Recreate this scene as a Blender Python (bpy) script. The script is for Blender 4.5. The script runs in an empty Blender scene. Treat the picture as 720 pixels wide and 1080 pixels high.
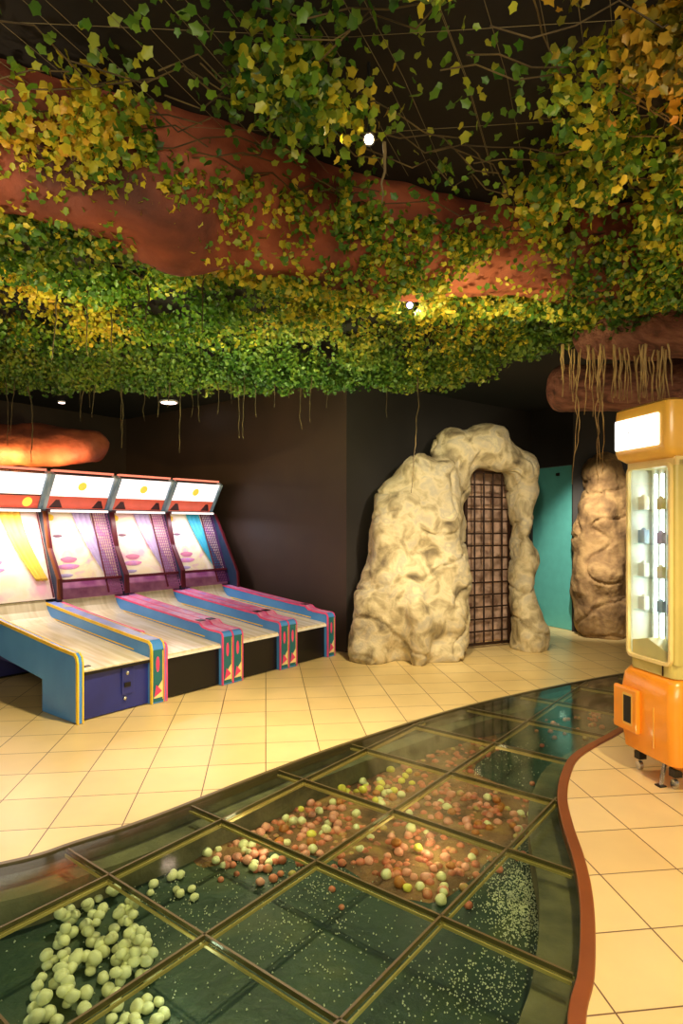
import bpy, bmesh, math, random
import numpy as np
from mathutils import Vector, Matrix, noise
from mathutils.geometry import tessellate_polygon
random.seed(7); rng = np.random.default_rng(11)
S = bpy.context.scene; COL = S.collection
PI = math.pi
H = 1.5; FPX = 650.0; CX = 360.0; HY = 553.0
def P(px, py, Y): return Vector(((px-CX)/FPX*Y, Y, H-(py-HY)/FPX*Y))
def F(px, py, z=0.0):
    Y = (H-z)*FPX/(py-HY); return Vector(((px-CX)/FPX*Y, Y, z))

# ------------------------------------------------------------ materials
def srgb(c):
    f = lambda v: v/12.92 if v <= .04045 else ((v+.055)/1.055)**2.4
    return (f(c[0]), f(c[1]), f(c[2]), 1)
def newmat(name):
    m = bpy.data.materials.new(name); m.use_nodes = True
    nt = m.node_tree; return m, nt, nt.nodes['Principled BSDF']
def N(nt, t, **kw):
    n = nt.nodes.new(t)
    for k, v in kw.items(): setattr(n, k, v)
    return n
def mat(name, c, rough=.5, metal=0, var=.12, scale=8, bump=0, emit=None, es=0, coat=0, bscale=None):
    m, nt, b = newmat(name)
    tc = N(nt, 'ShaderNodeTexCoord'); nz = N(nt, 'ShaderNodeTexNoise')
    nz.inputs['Scale'].default_value = scale; nz.inputs['Detail'].default_value = 6
    nt.links.new(tc.outputs['Object'], nz.inputs['Vector'])
    r = N(nt, 'ShaderNodeValToRGB'); c4 = srgb(c)
    r.color_ramp.elements[0].position = .3; r.color_ramp.elements[1].position = .7
    r.color_ramp.elements[0].color = tuple(x*(1-var) for x in c4[:3])+(1,)
    r.color_ramp.elements[1].color = tuple(min(1, x*(1+var)) for x in c4[:3])+(1,)
    nt.links.new(nz.outputs['Fac'], r.inputs['Fac']); nt.links.new(r.outputs['Color'], b.inputs['Base Color'])
    b.inputs['Roughness'].default_value = rough; b.inputs['Metallic'].default_value = metal
    b.inputs['Coat Weight'].default_value = coat
    if emit: b.inputs['Emission Color'].default_value = srgb(emit); b.inputs['Emission Strength'].default_value = es
    if bump:
        n2 = N(nt, 'ShaderNodeTexNoise'); n2.inputs['Scale'].default_value = bscale or scale*3; n2.inputs['Detail'].default_value = 8
        nt.links.new(tc.outputs['Object'], n2.inputs['Vector'])
        bp = N(nt, 'ShaderNodeBump'); bp.inputs['Strength'].default_value = bump; bp.inputs['Distance'].default_value = .03
        nt.links.new(n2.outputs['Fac'], bp.inputs['Height']); nt.links.new(bp.outputs['Normal'], b.inputs['Normal'])
    return m
def ramp_mat(name, stops, scale, rough=.6, bump=.4, distort=0, bscale=30, detail=8, coat=0, metal=0, vscale=None):
    m, nt, b = newmat(name)
    tc = N(nt, 'ShaderNodeTexCoord'); nz = N(nt, 'ShaderNodeTexNoise')
    nz.inputs['Scale'].default_value = scale; nz.inputs['Detail'].default_value = detail; nz.inputs['Distortion'].default_value = distort
    src = tc.outputs['Object']
    if vscale:
        mp = N(nt, 'ShaderNodeMapping'); mp.inputs['Scale'].default_value = vscale
        nt.links.new(src, mp.inputs['Vector']); src = mp.outputs['Vector']
    nt.links.new(src, nz.inputs['Vector'])
    r = N(nt, 'ShaderNodeValToRGB'); cr = r.color_ramp
    while len(cr.elements) < len(stops): cr.elements.new(.5)
    for e, (p, c) in zip(cr.elements, stops): e.position = p; e.color = srgb(c)
    nt.links.new(nz.outputs['Fac'], r.inputs['Fac']); nt.links.new(r.outputs['Color'], b.inputs['Base Color'])
    b.inputs['Roughness'].default_value = rough; b.inputs['Coat Weight'].default_value = coat; b.inputs['Metallic'].default_value = metal
    if bump:
        n2 = N(nt, 'ShaderNodeTexNoise'); n2.inputs['Scale'].default_value = bscale; n2.inputs['Detail'].default_value = 8
        nt.links.new(src, n2.inputs['Vector'])
        bp = N(nt, 'ShaderNodeBump'); bp.inputs['Strength'].default_value = bump; bp.inputs['Distance'].default_value = .03
        nt.links.new(n2.outputs['Fac'], bp.inputs['Height']); nt.links.new(bp.outputs['Normal'], b.inputs['Normal'])
    return m
def tile_mat():
    m, nt, b = newmat('cream_tiles')
    g = N(nt, 'ShaderNodeNewGeometry'); mp = N(nt, 'ShaderNodeMapping'); mp.vector_type = 'POINT'
    mp.inputs['Rotation'].default_value = (0, 0, -math.radians(7)); T = .355
    mp.inputs['Scale'].default_value = (1, 1, 1)
    nt.links.new(g.outputs['Position'], mp.inputs['Vector'])
    br = N(nt, 'ShaderNodeTexBrick'); br.offset = 0; br.squash = 1
    br.inputs['Scale'].default_value = 1/T
    br.inputs['Brick Width'].default_value = 1; br.inputs['Row Height'].default_value = 1
    br.inputs['Mortar Size'].default_value = .009; br.inputs['Mortar Smooth'].default_value = .1
    br.inputs['Color1'].default_value = srgb((.94, .84, .59)); br.inputs['Color2'].default_value = srgb((.91, .80, .54))
    br.inputs['Mortar'].default_value = srgb((.42, .30, .18))
    nt.links.new(mp.outputs['Vector'], br.inputs['Vector'])
    nz = N(nt, 'ShaderNodeTexNoise'); nz.inputs['Scale'].default_value = 3; nz.inputs['Detail'].default_value = 6
    nt.links.new(g.outputs['Position'], nz.inputs['Vector'])
    mx = N(nt, 'ShaderNodeMix', data_type='RGBA', blend_type='MULTIPLY'); mx.inputs[0].default_value = .25
    nt.links.new(br.outputs['Color'], mx.inputs[6]); nt.links.new(nz.outputs['Fac'], mx.inputs[7])
    nt.links.new(mx.outputs[2], b.inputs['Base Color'])
    b.inputs['Roughness'].default_value = .32
    bp = N(nt, 'ShaderNodeBump'); bp.invert = True; bp.inputs['Strength'].default_value = .3; bp.inputs['Distance'].default_value = .004
    nt.links.new(br.outputs['Fac'], bp.inputs['Height']); nt.links.new(bp.outputs['Normal'], b.inputs['Normal'])
    return m
def glass_mat(name, tint, rough=.02, extra=0.0):
    m, nt, b = newmat(name); nt.nodes.remove(b)
    out = nt.nodes['Material Output']
    tr = N(nt, 'ShaderNodeBsdfTransparent'); tr.inputs['Color'].default_value = (*tint, 1)
    gl = N(nt, 'ShaderNodeBsdfGlossy'); gl.inputs['Roughness'].default_value = rough
    lw = N(nt, 'ShaderNodeLayerWeight'); lw.inputs['Blend'].default_value = .5
    pw = N(nt, 'ShaderNodeMath', operation='POWER'); pw.inputs[1].default_value = 5.0
    nt.links.new(lw.outputs['Facing'], pw.inputs[0])
    ad = N(nt, 'ShaderNodeMath', operation='MULTIPLY_ADD'); ad.inputs[1].default_value = .8; ad.inputs[2].default_value = .025+extra
    nt.links.new(pw.outputs[0], ad.inputs[0])
    mx = N(nt, 'ShaderNodeMixShader')
    nt.links.new(ad.outputs[0], mx.inputs[0]); nt.links.new(tr.outputs[0], mx.inputs[1]); nt.links.new(gl.outputs[0], mx.inputs[2])
    nt.links.new(mx.outputs[0], out.inputs['Surface'])
    return m
def leaf_mat(name, stops, trans=.35):
    m, nt, b = newmat(name)
    g = N(nt, 'ShaderNodeNewGeometry'); r = N(nt, 'ShaderNodeValToRGB'); cr = r.color_ramp
    nz = N(nt, 'ShaderNodeTexNoise'); nz.inputs['Scale'].default_value = 1.3; nz.inputs['Detail'].default_value = 3
    nt.links.new(g.outputs['Position'], nz.inputs['Vector'])
    a = N(nt, 'ShaderNodeMath', operation='MULTIPLY_ADD'); a.inputs[1].default_value = 1.7; a.inputs[2].default_value = -.6
    nt.links.new(nz.outputs['Fac'], a.inputs[0])
    a2 = N(nt, 'ShaderNodeMath', operation='MULTIPLY_ADD'); a2.inputs[1].default_value = .55
    nt.links.new(g.outputs['Random Per Island'], a2.inputs[0]); nt.links.new(a.outputs[0], a2.inputs[2])
    while len(cr.elements) < len(stops): cr.elements.new(.5)
    for e, (p, c) in zip(cr.elements, stops): e.position = p; e.color = srgb(c)
    nt.links.new(a2.outputs[0], r.inputs['Fac']); nt.links.new(r.outputs['Color'], b.inputs['Base Color'])
    b.inputs['Roughness'].default_value = .45
    t = N(nt, 'ShaderNodeBsdfTranslucent'); nt.links.new(r.outputs['Color'], t.inputs['Color'])
    mx = N(nt, 'ShaderNodeMixShader'); mx.inputs[0].default_value = trans
    nt.links.new(b.outputs[0], mx.inputs[1]); nt.links.new(t.outputs[0], mx.inputs[2])
    nt.links.new(mx.outputs[0], nt.nodes['Material Output'].inputs['Surface'])
    return m
def emat(name, c, s): return mat(name, c, .4, emit=c, es=s)

M = {}
M['tile'] = tile_mat()
M['wall'] = mat('dark_brown_wall', (.235, .175, .135), .55, var=.25, scale=1.2)
M['wall2'] = mat('charcoal_wall', (.19, .175, .165), .55, var=.2, scale=1.2)
M['ceil'] = mat('black_ceiling', (.08, .06, .05), .9)
M['teal'] = mat('teal_paint', (.36, .68, .65), .4, var=.06)
M['rock'] = ramp_mat('cream_rock', [(.28, (.42, .37, .28)), (.41, (.66, .60, .45)), (.52, (.82, .76, .60)), (.62, (.72, .68, .58)), (.75, (.90, .84, .64))], 5.5, .8, .8, .5, 11)
M['rock2'] = ramp_mat('tan_rock', [(.25, (.30, .21, .12)), (.45, (.52, .40, .25)), (.6, (.66, .53, .34)), (.78, (.60, .46, .28))], 4.5, .85, .8, .5, 11)
M['niche'] = ramp_mat('rosy_niche_rock', [(.35, (.55, .43, .36)), (.5, (.74, .62, .54)), (.65, (.84, .70, .60))], 7, .85, .7, .5, 12)
M['terra'] = ramp_mat('red_brown_branch', [(.3, (.26, .11, .07)), (.5, (.50, .24, .15)), (.7, (.66, .36, .24))], 2.2, .7, .5, .6, 9, vscale=(1, 1, 1))
M['bark'] = ramp_mat('brown_bark', [(.3, (.24, .13, .10)), (.5, (.46, .28, .22)), (.72, (.58, .40, .32))], 3, .75, .8, 1.5, 16, vscale=(1, 3, 3))
M['iron'] = mat('dark_iron', (.20, .12, .08), .5, metal=.4)
M['copper'] = mat('copper_trim', (.54, .30, .14), .35, metal=.25, var=.15, scale=4)
M['beam'] = mat('brass_beam', (.80, .70, .42), .4, metal=.2, var=.15, scale=5)
M['seal'] = mat('dark_seal', (.36, .31, .18), .35)
M['glass'] = glass_mat('green_floor_glass', (.84, .90, .82), .07, .0)
M['cglass'] = glass_mat('clear_glass', (.93, .97, .96), .02, .0)
M['pitfloor'] = ramp_mat('dark_green_pit', [(.3, (.10, .17, .14)), (.5, (.17, .25, .20)), (.64, (.28, .31, .21)), (.78, (.40, .33, .22))], 1.6, .55, .3, 1, 20)
M['ledge'] = ramp_mat('sandy_ledge', [(.3, (.33, .32, .24)), (.7, (.50, .47, .35))], 6, .8, .3)
M['grain'] = mat('white_gravel', (.86, .86, .76), .5)
M['blue'] = ramp_mat('blue_side', [(.3, (.22, .50, .82)), (.7, (.36, .64, .92))], 1.4, .35, 0)
M['navy'] = mat('navy_front', (.14, .18, .48), .35, var=.2, scale=3)
M['black'] = mat('black_plastic', (.05, .045, .045), .4)
M['yellow'] = mat('yellow_edge', (.98, .80, .18), .4)
M['pinkedge'] = mat('pink_edge', (.93, .32, .55), .4)
M['pinktop'] = ramp_mat('pink_rail_top', [(.35, (.85, .42, .66)), (.5, (.92, .62, .78)), (.65, (.72, .55, .85))], 6, .35, 0)
M['bluetop'] = ramp_mat('blue_rail_top', [(.35, (.75, .72, .50)), (.5, (.50, .60, .86)), (.65, (.62, .66, .92))], 5, .35, 0)
M['lane'] = ramp_mat('cream_lane', [(.35, (.86, .80, .64)), (.65, (.95, .90, .77))], 3, .25, 0, vscale=(8, .7, 1), coat=.4)
M['white'] = mat('white_plastic', (.92, .92, .88), .4)
M['chrome'] = mat('chrome_metal', (.75, .75, .72), .25, metal=.9)
M['darkred'] = mat('dark_red_frame', (.36, .10, .14), .4)
M['purple'] = ramp_mat('purple_lower_panel', [(.35, (.58, .30, .52)), (.65, (.80, .56, .72))], 5, .4, 0)
M['netpale'] = mat('mauve_net', (.66, .42, .62), .6)
M['net'] = mat('purple_net', (.35, .14, .40), .6)
M['art_pink'] = ramp_mat('pale_pink_art', [(.3, (.96, .80, .78)), (.45, (.98, .94, .86)), (.58, (.95, .90, .72)), (.7, (.90, .68, .80))], 2.6, .4, 0, 1.5)
M['art_yellow'] = ramp_mat('pale_yellow_art', [(.3, (.98, .90, .70)), (.5, (.99, .95, .85)), (.7, (.96, .74, .80))], 2.2, .4, 0, 1.5)
M['lav'] = mat('lavender_cloth', (.72, .66, .82), .6)
M['tealcloth'] = mat('teal_cloth', (.18, .62, .72), .6)
M['yelcloth'] = mat('yellow_cloth', (.95, .78, .30), .6)
M['art_dark'] = mat('dark_art_lines', (.42, .26, .34), .5)
M['lips'] = mat('rose_art', (.82, .50, .62), .5)
M['marq'] = emat('lit_marquee', (1.0, .93, .90), 1.1)
M['marqred'] = emat('lit_marquee_red', (.82, .36, .27), .35)
M['marqyel'] = emat('lit_marquee_yellow', (1.0, .80, .30), .6)
M['marqcap'] = emat('red_glow_strip', (1.0, .55, .45), .7)
M['marqdark'] = mat('marquee_dark', (.25, .08, .08), .5)
M['steel'] = ramp_mat('blue_grey_divider', [(.35, (.40, .56, .70)), (.65, (.78, .86, .92))], 3, .3, 0, vscale=(1, 1, .5))
M['wing'] = mat('dark_blue_wing', (.12, .20, .30), .4)
M['tealpanel'] = mat('teal_graphic', (.12, .42, .46), .4)
M['hotpink'] = mat('hot_pink_graphic', (.92, .28, .48), .4)
M['creamg'] = mat('cream_graphic', (.95, .88, .62), .4)
M['orange'] = mat('orange_plastic', (.95, .60, .14), .3, var=.05, coat=.4)
M['amber'] = mat('amber_plastic', (.93, .72, .30), .3, var=.05, coat=.4)
M['olive'] = mat('olive_cream_body', (.80, .74, .42), .35, var=.05)
M['cream'] = mat('cream_body', (.93, .84, .56), .35, var=.05)
M['sign'] = emat('lit_white_sign', (1.0, .99, .96), 1.5)
M['tube'] = emat('fluorescent_tube', (.95, 1.0, 1.0), 5.0)
M['mirror'] = mat('silver_interior', (.80, .87, .87), .3, metal=.2)
M['root'] = ramp_mat('pale_root', [(.3, (.44, .34, .20)), (.7, (.78, .66, .42))], 8, .8, .3)
M['droot'] = ramp_mat('dark_root', [(.3, (.16, .12, .07)), (.7, (.38, .32, .17))], 8, .8, .3)
M['string'] = mat('pale_string', (.42, .38, .26), .8)
M['ivy'] = leaf_mat('green_ivy', [(.05, (.12, .26, .06)), (.3, (.26, .44, .10)), (.6, (.42, .56, .14)), (.8, (.72, .72, .20)), (1, (.74, .62, .18))])
M['ivyfar'] = leaf_mat('bright_green_ivy', [(.05, (.13, .28, .07)), (.4, (.28, .42, .12)), (.75, (.46, .54, .16)), (1, (.66, .62, .20))])
M['ivywarmlit'] = leaf_mat('yellow_warm_lit_ivy', [(.05, (.32, .42, .08)), (.35, (.58, .60, .14)), (.7, (.84, .78, .20)), (1, (.84, .66, .18))])  # mostly warm spot light painted into the leaf colour, plus some yellowing
M['ivyamberlit'] = leaf_mat('amber_lit_ivy', [(.05, (.20, .26, .06)), (.35, (.42, .42, .10)), (.7, (.74, .60, .18)), (1, (.80, .52, .18))])  # orange light on the corner leaves, painted into their colour
STONES = {
 'pale green': mat('pale_green_stone', (.90, .89, .70), .4, var=.12, scale=15),
 'cream': mat('cream_stone', (.90, .88, .68), .4, var=.1, scale=15),
 'coral pink': mat('coral_stone', (.88, .60, .52), .45, var=.12, scale=15),
 'yellow': mat('yellow_stone', (.90, .85, .36), .4, var=.1, scale=15),
 'orange': mat('orange_stone', (.72, .44, .20), .45, var=.15, scale=15),
}

# ------------------------------------------------------------ helpers
def tag(o, label=None, cat=None, group=None, kind=None):
    if label: o['label'] = label
    if cat: o['category'] = cat
    if group: o['group'] = group
    if kind: o['kind'] = kind
    return o
def empty(name, loc, rz=0):
    o = bpy.data.objects.new(name, None); COL.objects.link(o); o.empty_display_size = .1
    o.location = loc; o.rotation_euler = (0, 0, rz); return o
class MB:
    def __init__(s): s.v = []; s.f = []
    def add(s, vs, fs):
        n = len(s.v); s.v += [tuple(v) for v in vs]; s.f += [tuple(i+n for i in f) for f in fs]; return s
    def box(s, x0, x1, y0, y1, z0, z1):
        vs = [(x, y, z) for z in (z0, z1) for y in (y0, y1) for x in (x0, x1)]
        return s.add(vs, [(0, 2, 3, 1), (4, 5, 7, 6), (0, 1, 5, 4), (2, 6, 7, 3), (0, 4, 6, 2), (1, 3, 7, 5)])
    def prism(s, prof, a0, a1, axis='x'):      # profile of 2 coords extruded on axis
        n = len(prof)
        def mk(a, p):
            return (a, p[0], p[1]) if axis == 'x' else ((p[0], a, p[1]) if axis == 'y' else (p[0], p[1], a))
        vs = [mk(a0, p) for p in prof]+[mk(a1, p) for p in prof]
        fs = [(i, (i+1) % n, n+(i+1) % n, n+i) for i in range(n)]+[tuple(range(n))[::-1], tuple(range(n, 2*n))]
        return s.add(vs, fs)
    def tube(s, pts, r, n=8, cap=True):
        pts = [Vector(p) for p in pts]; rs = r if isinstance(r, (list, tuple)) else [r]*len(pts)
        vs = []; fs = []; up0 = None
        for i, p in enumerate(pts):
            t = (pts[min(i+1, len(pts)-1)]-pts[max(i-1, 0)]).normalized()
            if up0 is None: up0 = Vector((0, 0, 1)) if abs(t.z) < .9 else Vector((1, 0, 0))
            a = t.cross(up0).normalized(); b = a.cross(t).normalized(); up0 = b
            for k in range(n):
                th = 2*PI*k/n; vs.append(p+(a*math.cos(th)+b*math.sin(th))*rs[i])
        for i in range(len(pts)-1):
            for k in range(n): fs.append((i*n+k, i*n+(k+1) % n, (i+1)*n+(k+1) % n, (i+1)*n+k))
        if cap: fs.append(tuple(range(n))[::-1]); fs.append(tuple(range((len(pts)-1)*n, len(pts)*n)))
        return s.add(vs, fs)
    def ell(s, c, r, seg=16, ring=10):
        vs = [(c[0], c[1], c[2]-r[2])]; fs = []
        for j in range(1, ring):
            ph = -PI/2+PI*j/ring
            for k in range(seg):
                th = 2*PI*k/seg; vs.append((c[0]+r[0]*math.cos(ph)*math.cos(th), c[1]+r[1]*math.cos(ph)*math.sin(th), c[2]+r[2]*math.sin(ph)))
        vs.append((c[0], c[1], c[2]+r[2])); L = len(vs)-1
        for k in range(seg): fs.append((0, 1+(k+1) % seg, 1+k)); fs.append((L, L-seg+k, L-seg+(k+1) % seg))
        for j in range(ring-2):
            for k in range(seg):
                a = 1+j*seg; fs.append((a+k, a+(k+1) % seg, a+seg+(k+1) % seg, a+seg+k))
        return s.add(vs, fs)
    def build(s, name, m, parent=None, bevel=0, smooth=False, seg=2):
        me = bpy.data.meshes.new(name); me.from_pydata(s.v, [], s.f)
        bm = bmesh.new(); bm.from_mesh(me); bmesh.ops.recalc_face_normals(bm, faces=bm.faces); bm.to_mesh(me); bm.free()
        me.materials.append(m); o = bpy.data.objects.new(name, me); COL.objects.link(o)
        if parent: o.parent = parent
        if smooth:
            for p in me.polygons: p.use_smooth = True
        if bevel:
            b = o.modifiers.new('bevel', 'BEVEL'); b.width = bevel; b.segments = seg; b.limit_method = 'ANGLE'; b.angle_limit = .6
        return o
def bake(o):
    dg = bpy.context.evaluated_depsgraph_get(); dg.update()
    me = bpy.data.meshes.new_from_object(o.evaluated_get(dg)); old = o.data
    o.modifiers.clear(); o.data = me; return o
def fbm(p, s, oct=4):
    return noise.fractal(Vector(p)*s, 1.0, 2.0, oct)
def copy_tree(o, parent=None):
    c = o.copy(); COL.objects.link(c)
    if parent: c.parent = parent
    for ch in [x for x in bpy.data.objects if x.parent == o]: copy_tree(ch, c)
    return c

# ------------------------------------------------------------ curved glass floor outline
def spline(pts, n=6):
    out = []
    for i in range(len(pts)-1):
        p0 = pts[max(i-1, 0)]; p1 = pts[i]; p2 = pts[i+1]; p3 = pts[min(i+2, len(pts)-1)]
        for k in range(n):
            t = k/n
            out.append(.5*((2*p1)+(-p0+p2)*t+(2*p0-5*p1+4*p2-p3)*t*t+(-p0+3*p1-3*p2+p3)*t**3))
    out.append(pts[-1]); return out
Lp = [F(a, b).xy for a, b in [(0, 911), (80, 888), (160, 862), (280, 815), (377, 780), (503, 742), (641, 713)]]
Lp = [Vector((-3.6, 1.9)), Vector((-2.4, 2.36))]+Lp+[Vector((3.6, 6.5)), Vector((4.6, 6.8))]
Rp = [F(a, b).xy for a, b in [(641, 777), (607, 797), (595, 817), (591, 842), (597, 872), (607, 903), (614, 935), (617, 973), (615, 1027), (605, 1073)]]
Rp = [Vector((4.6, 5.5)), Vector((3.4, 5.25)), Vector((2.45, 4.85))]+Rp+[Vector((.58, 1.55)), Vector((.3, 1.2)), Vector((-.4, .8)), Vector((-1.6, .5)), Vector((-3.6, .4))]
Lc = spline(Lp); Rc = spline(Rp)
PIT = Lc+Rc     # clockwise loop
def offset(poly, d):
    out = []
    for i, p in enumerate(poly):
        a = poly[max(i-1, 0)]; b = poly[min(i+1, len(poly)-1)]; t = (b-a).normalized(); out.append(p+Vector((t.y, -t.x))*d)
    return out
def floor_mesh():
    out = [Vector((-7, -2.5)), Vector((7, -2.5)), Vector((7, 13)), Vector((-7, 13))]
    tris = tessellate_polygon([[Vector((*p, 0)) for p in out], [Vector((*p, 0)) for p in PIT]])
    allp = out+PIT; mb = MB(); mb.add([(p.x, p.y, 0) for p in allp], [tuple(t) for t in tris]); return mb
fl = floor_mesh().build('floor', M['tile']); tag(fl, kind='structure')
for p in fl.data.polygons: pass
bmm = bmesh.new(); bmm.from_mesh(fl.data)
for f in bmm.faces:
    f.normal_update()
    if f.normal.z < 0: f.normal_flip()
bmm.to_mesh(fl.data); bmm.free()
# pit shell
PD = -.24
Lin = offset(Lc, .13); Rin = offset(Rc, .17)
mb = MB()
def strip(mb, A, B, za, zb):
    n = len(A); mb.add([(p.x, p.y, za) for p in A]+[(p.x, p.y, zb) for p in B], [(i, i+1, n+i+1, n+i) for i in range(n-1)])
for C, I in ((Lc, Lin), (Rc, Rin)):
    strip(mb, C, C, 0, -.10); strip(mb, C, I, -.10, -.10); strip(mb, I, I, -.10, PD)
pe = [Lc[-1], Rc[0]]; strip(mb, pe, pe, 0, PD); pe = [Rc[-1], Lc[0]]; strip(mb, pe, pe, 0, PD)
o = mb.build('floor_pit_wall', M['ledge']); tag(o, kind='structure')
mb = MB(); ring = Lin+Rin
mb.add([(p.x, p.y, PD) for p in ring], [tuple(t) for t in tessellate_polygon([[Vector((*p, 0)) for p in ring]])])
o = mb.build('floor_pit', M['pitfloor']); tag(o, kind='structure')

gf = empty('glass_floor', (.3, 3, 0)); tag(gf, 'curved walkway of dark green glass panels set into the cream tiles', 'glass floor')
def inv(o): o.location = -Vector(gf.location); return o
# trims
def ribbon(C, w0, w1, z0, z1):
    A = offset(C, w0); B = offset(C, w1); n = len(C)
    vs = [(p.x, p.y, z) for L_, z in ((A, z0), (A, z1), (B, z1), (B, z0)) for p in L_]; fs = []
    for i in range(n-1):
        for k in range(4): fs.append((k*n+i, k*n+i+1, ((k+1) % 4)*n+i+1, ((k+1) % 4)*n+i))
    fs += [(0, n, 2*n, 3*n), (n-1, 4*n-1, 3*n-1, 2*n-1)]
    return MB().add(vs, fs)
tr = inv(ribbon(Rc, -.035, .018, -.05, .012).build('edge_trim', M['copper'], gf, bevel=.006)); tr['label'] = 'rounded copper coloured edge trim'
inv(ribbon(Lc, -.008, .016, -.05, .004).build('edge_trim', M['seal'], gf))
CELL = .63; A_ = Vector((.6157, .788)); B_ = Vector((.788, -.6157)); G0 = Vector((-.1145, 2.757))
def clip(poly, n, d):      # keep n.p<=d
    out = []
    for i in range(len(poly)):
        p, q = poly[i], poly[(i+1) % len(poly)]; a = n.dot(p)-d; b = n.dot(q)-d
        if a <= 0: out.append(p)
        if (a < 0 < b) or (b < 0 < a): out.append(p+(q-p)*(a/(a-b)))
    return out
def area(p): return .5*abs(sum(p[i].x*p[(i+1) % len(p)].y-p[(i+1) % len(p)].x*p[i].y for i in range(len(p))))
PG = offset(Lc, .016)+offset(Rc, .018)
for i in range(-7, 12):
    for j in range(-7, 9):
        c = PG; a0 = G0.dot(A_)+i*CELL; b0 = G0.dot(B_)+j*CELL; g = .005
        for n, d in ((A_, a0+CELL-g), (-A_, -(a0+g)), (B_, b0+CELL-g), (-B_, -(b0+g))):
            c = clip(c, n, d)
            if len(c) < 3: break
        if len(c) < 3 or area(c) < .004: continue
        ctr = sum(c, Vector((0, 0)))/len(c)
        if ctr.x < -2.6 or ctr.x > 3.6 or ctr.y < 1.2 or (ctr.x < -1.2 and ctr.y < 1.6): pass
        m_ = MB(); n_ = len(c)
        vs = [(p.x, p.y, -.0035) for p in c]+[(p.x, p.y, -.0225) for p in c]
        tr_ = tessellate_polygon([[Vector((*p, 0)) for p in c]])
        fs = [tuple(t) for t in tr_]+[tuple(x+n_ for x in t)[::-1] for t in tr_]+[(k, (k+1) % n_, n_+(k+1) % n_, n_+k) for k in range(n_)]
        inv(m_.add(vs, fs).build('glass_panel', M['glass'], gf))
def inside(p, poly):
    r = False
    for i in range(len(poly)):
        a, b = poly[i], poly[(i+1) % len(poly)]
        if (a.y > p.y) != (b.y > p.y) and p.x < (b.x-a.x)*(p.y-a.y)/(b.y-a.y)+a.x: r = not r
    return r
for D, E, rg in ((A_, B_, range(-7, 9)), (B_, A_, range(-7, 12))):
    for j in rg:
        base = E*(G0.dot(E)+j*CELL); s0 = None; run = []
        for k in range(-300, 600):
            p = base+D*(k*.02); ins = inside(p, PG)
            if ins and s0 is None: s0 = k
            if not ins and s0 is not None:
                if k-s0 > 4: run.append((s0, k))
                s0 = None
        for a, b in run:
            m_ = MB(); p = base+D*a*.02; q = base+D*(b-1)*.02
            for w, z0, z1, mm, nm in ((.013, -.05, -.006, 'beam', 'beam'), ):
                for sgn in (-1, 1):
                    c1 = E*(sgn*.013-.003); c2 = E*(sgn*.013+.003)
                    vs = [(v.x, v.y, z) for z in (-.036, -.024) for v in (p+c1, q+c1, q+c2, p+c2)]
                    m_.add(vs, [(0, 1, 2, 3), (4, 5, 6, 7), (0, 1, 5, 4), (1, 2, 6, 5), (2, 3, 7, 6), (3, 0, 4, 7)])
            bo = inv(m_.build('beam', M['beam'], gf)); bo['label'] = 'slim brass coloured support beam'
            m2 = MB(); vs = [(v.x, v.y, z) for z in (-.02, -.002) for v in (p-E*.0045, q-E*.0045, q+E*.0045, p+E*.0045)]
            m2.add(vs, [(0, 1, 2, 3), (4, 5, 6, 7), (0, 1, 5, 4), (1, 2, 6, 5), (2, 3, 7, 6), (3, 0, 4, 7)])
            inv(m2.build('seal_strip', M['seal'], gf))

# ------------------------------------------------------------ stones under the glass
stone_mesh = {}
def stone_data(kind, v):
    if (kind, v) in stone_mesh: return stone_mesh[(kind, v)]
    bm = bmesh.new(); bmesh.ops.create_icosphere(bm, subdivisions=3, radius=1)
    for x in bm.verts:
        n = noise.noise(x.co*1.1+Vector((v*7.3, 1, 2)))*.16; x.co *= 1+n; x.co.z *= .78+.06*v; x.co.x *= 1+.07*v
    for f in bm.faces: f.smooth = True
    me = bpy.data.meshes.new('stone'); bm.to_mesh(me); bm.free(); me.materials.append(STONES[kind]); stone_mesh[(kind, v)] = me; return me
nst = [0]
def stone(p, r, kind, label, group):
    o = bpy.data.objects.new('stone', stone_data(kind, random.randrange(3))); COL.objects.link(o)
    o.location = p; o.scale = (r, r, r); o.rotation_euler = (random.uniform(-.3, .3), random.uniform(-.3, .3), random.uniform(0, 6.28))
    tag(o, label, 'stone', group); nst[0] += 1
def pile(poly, n, kinds, label, group, r=.026, mind=.036, layers=1, dens=None):
    xs = [p[0] for p in poly]; ys = [p[1] for p in poly]; pv = [Vector(p) for p in poly]
    base = []
    t = 0
    while len(base) < n and t < n*60:
        t += 1; q = Vector((random.uniform(min(xs), max(xs)), random.uniform(min(ys), max(ys))))
        if not inside(q, pv): continue
        w = F(q.x, q.y, PD+.03)
        if not inside(w.xy, ring): continue
        rr = r*.88*random.uniform(.8, 1.15)
        z = PD+rr*.8; lay = 0
        for (b, br, bz, bl) in base:
            d = (b-w.xy).length
            if d < (br+rr)*.78:
                lay = max(lay, bl+1) if d > (br+rr)*.35 else 99
        if lay > layers-1: continue
        z += lay*rr*1.15
        base.append((w.xy.copy(), rr, z, lay))
    for b, br, bz, bl in base:
        k = random.choices([x[0] for x in kinds], [x[1] for x in kinds])[0]
        stone((b.x, b.y, bz), br, k, f'{k} {label}', f'{k} {group}')
pile([(100, 935), (145, 935), (165, 1010), (165, 1025), (60, 1080), (30, 1080), (48, 1000), (75, 950)], 112, [('pale green', 1)],
     'rounded stone in the big heap at the left corner of the glass floor', 'stones in the big left heap', .027, layers=3)
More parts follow.
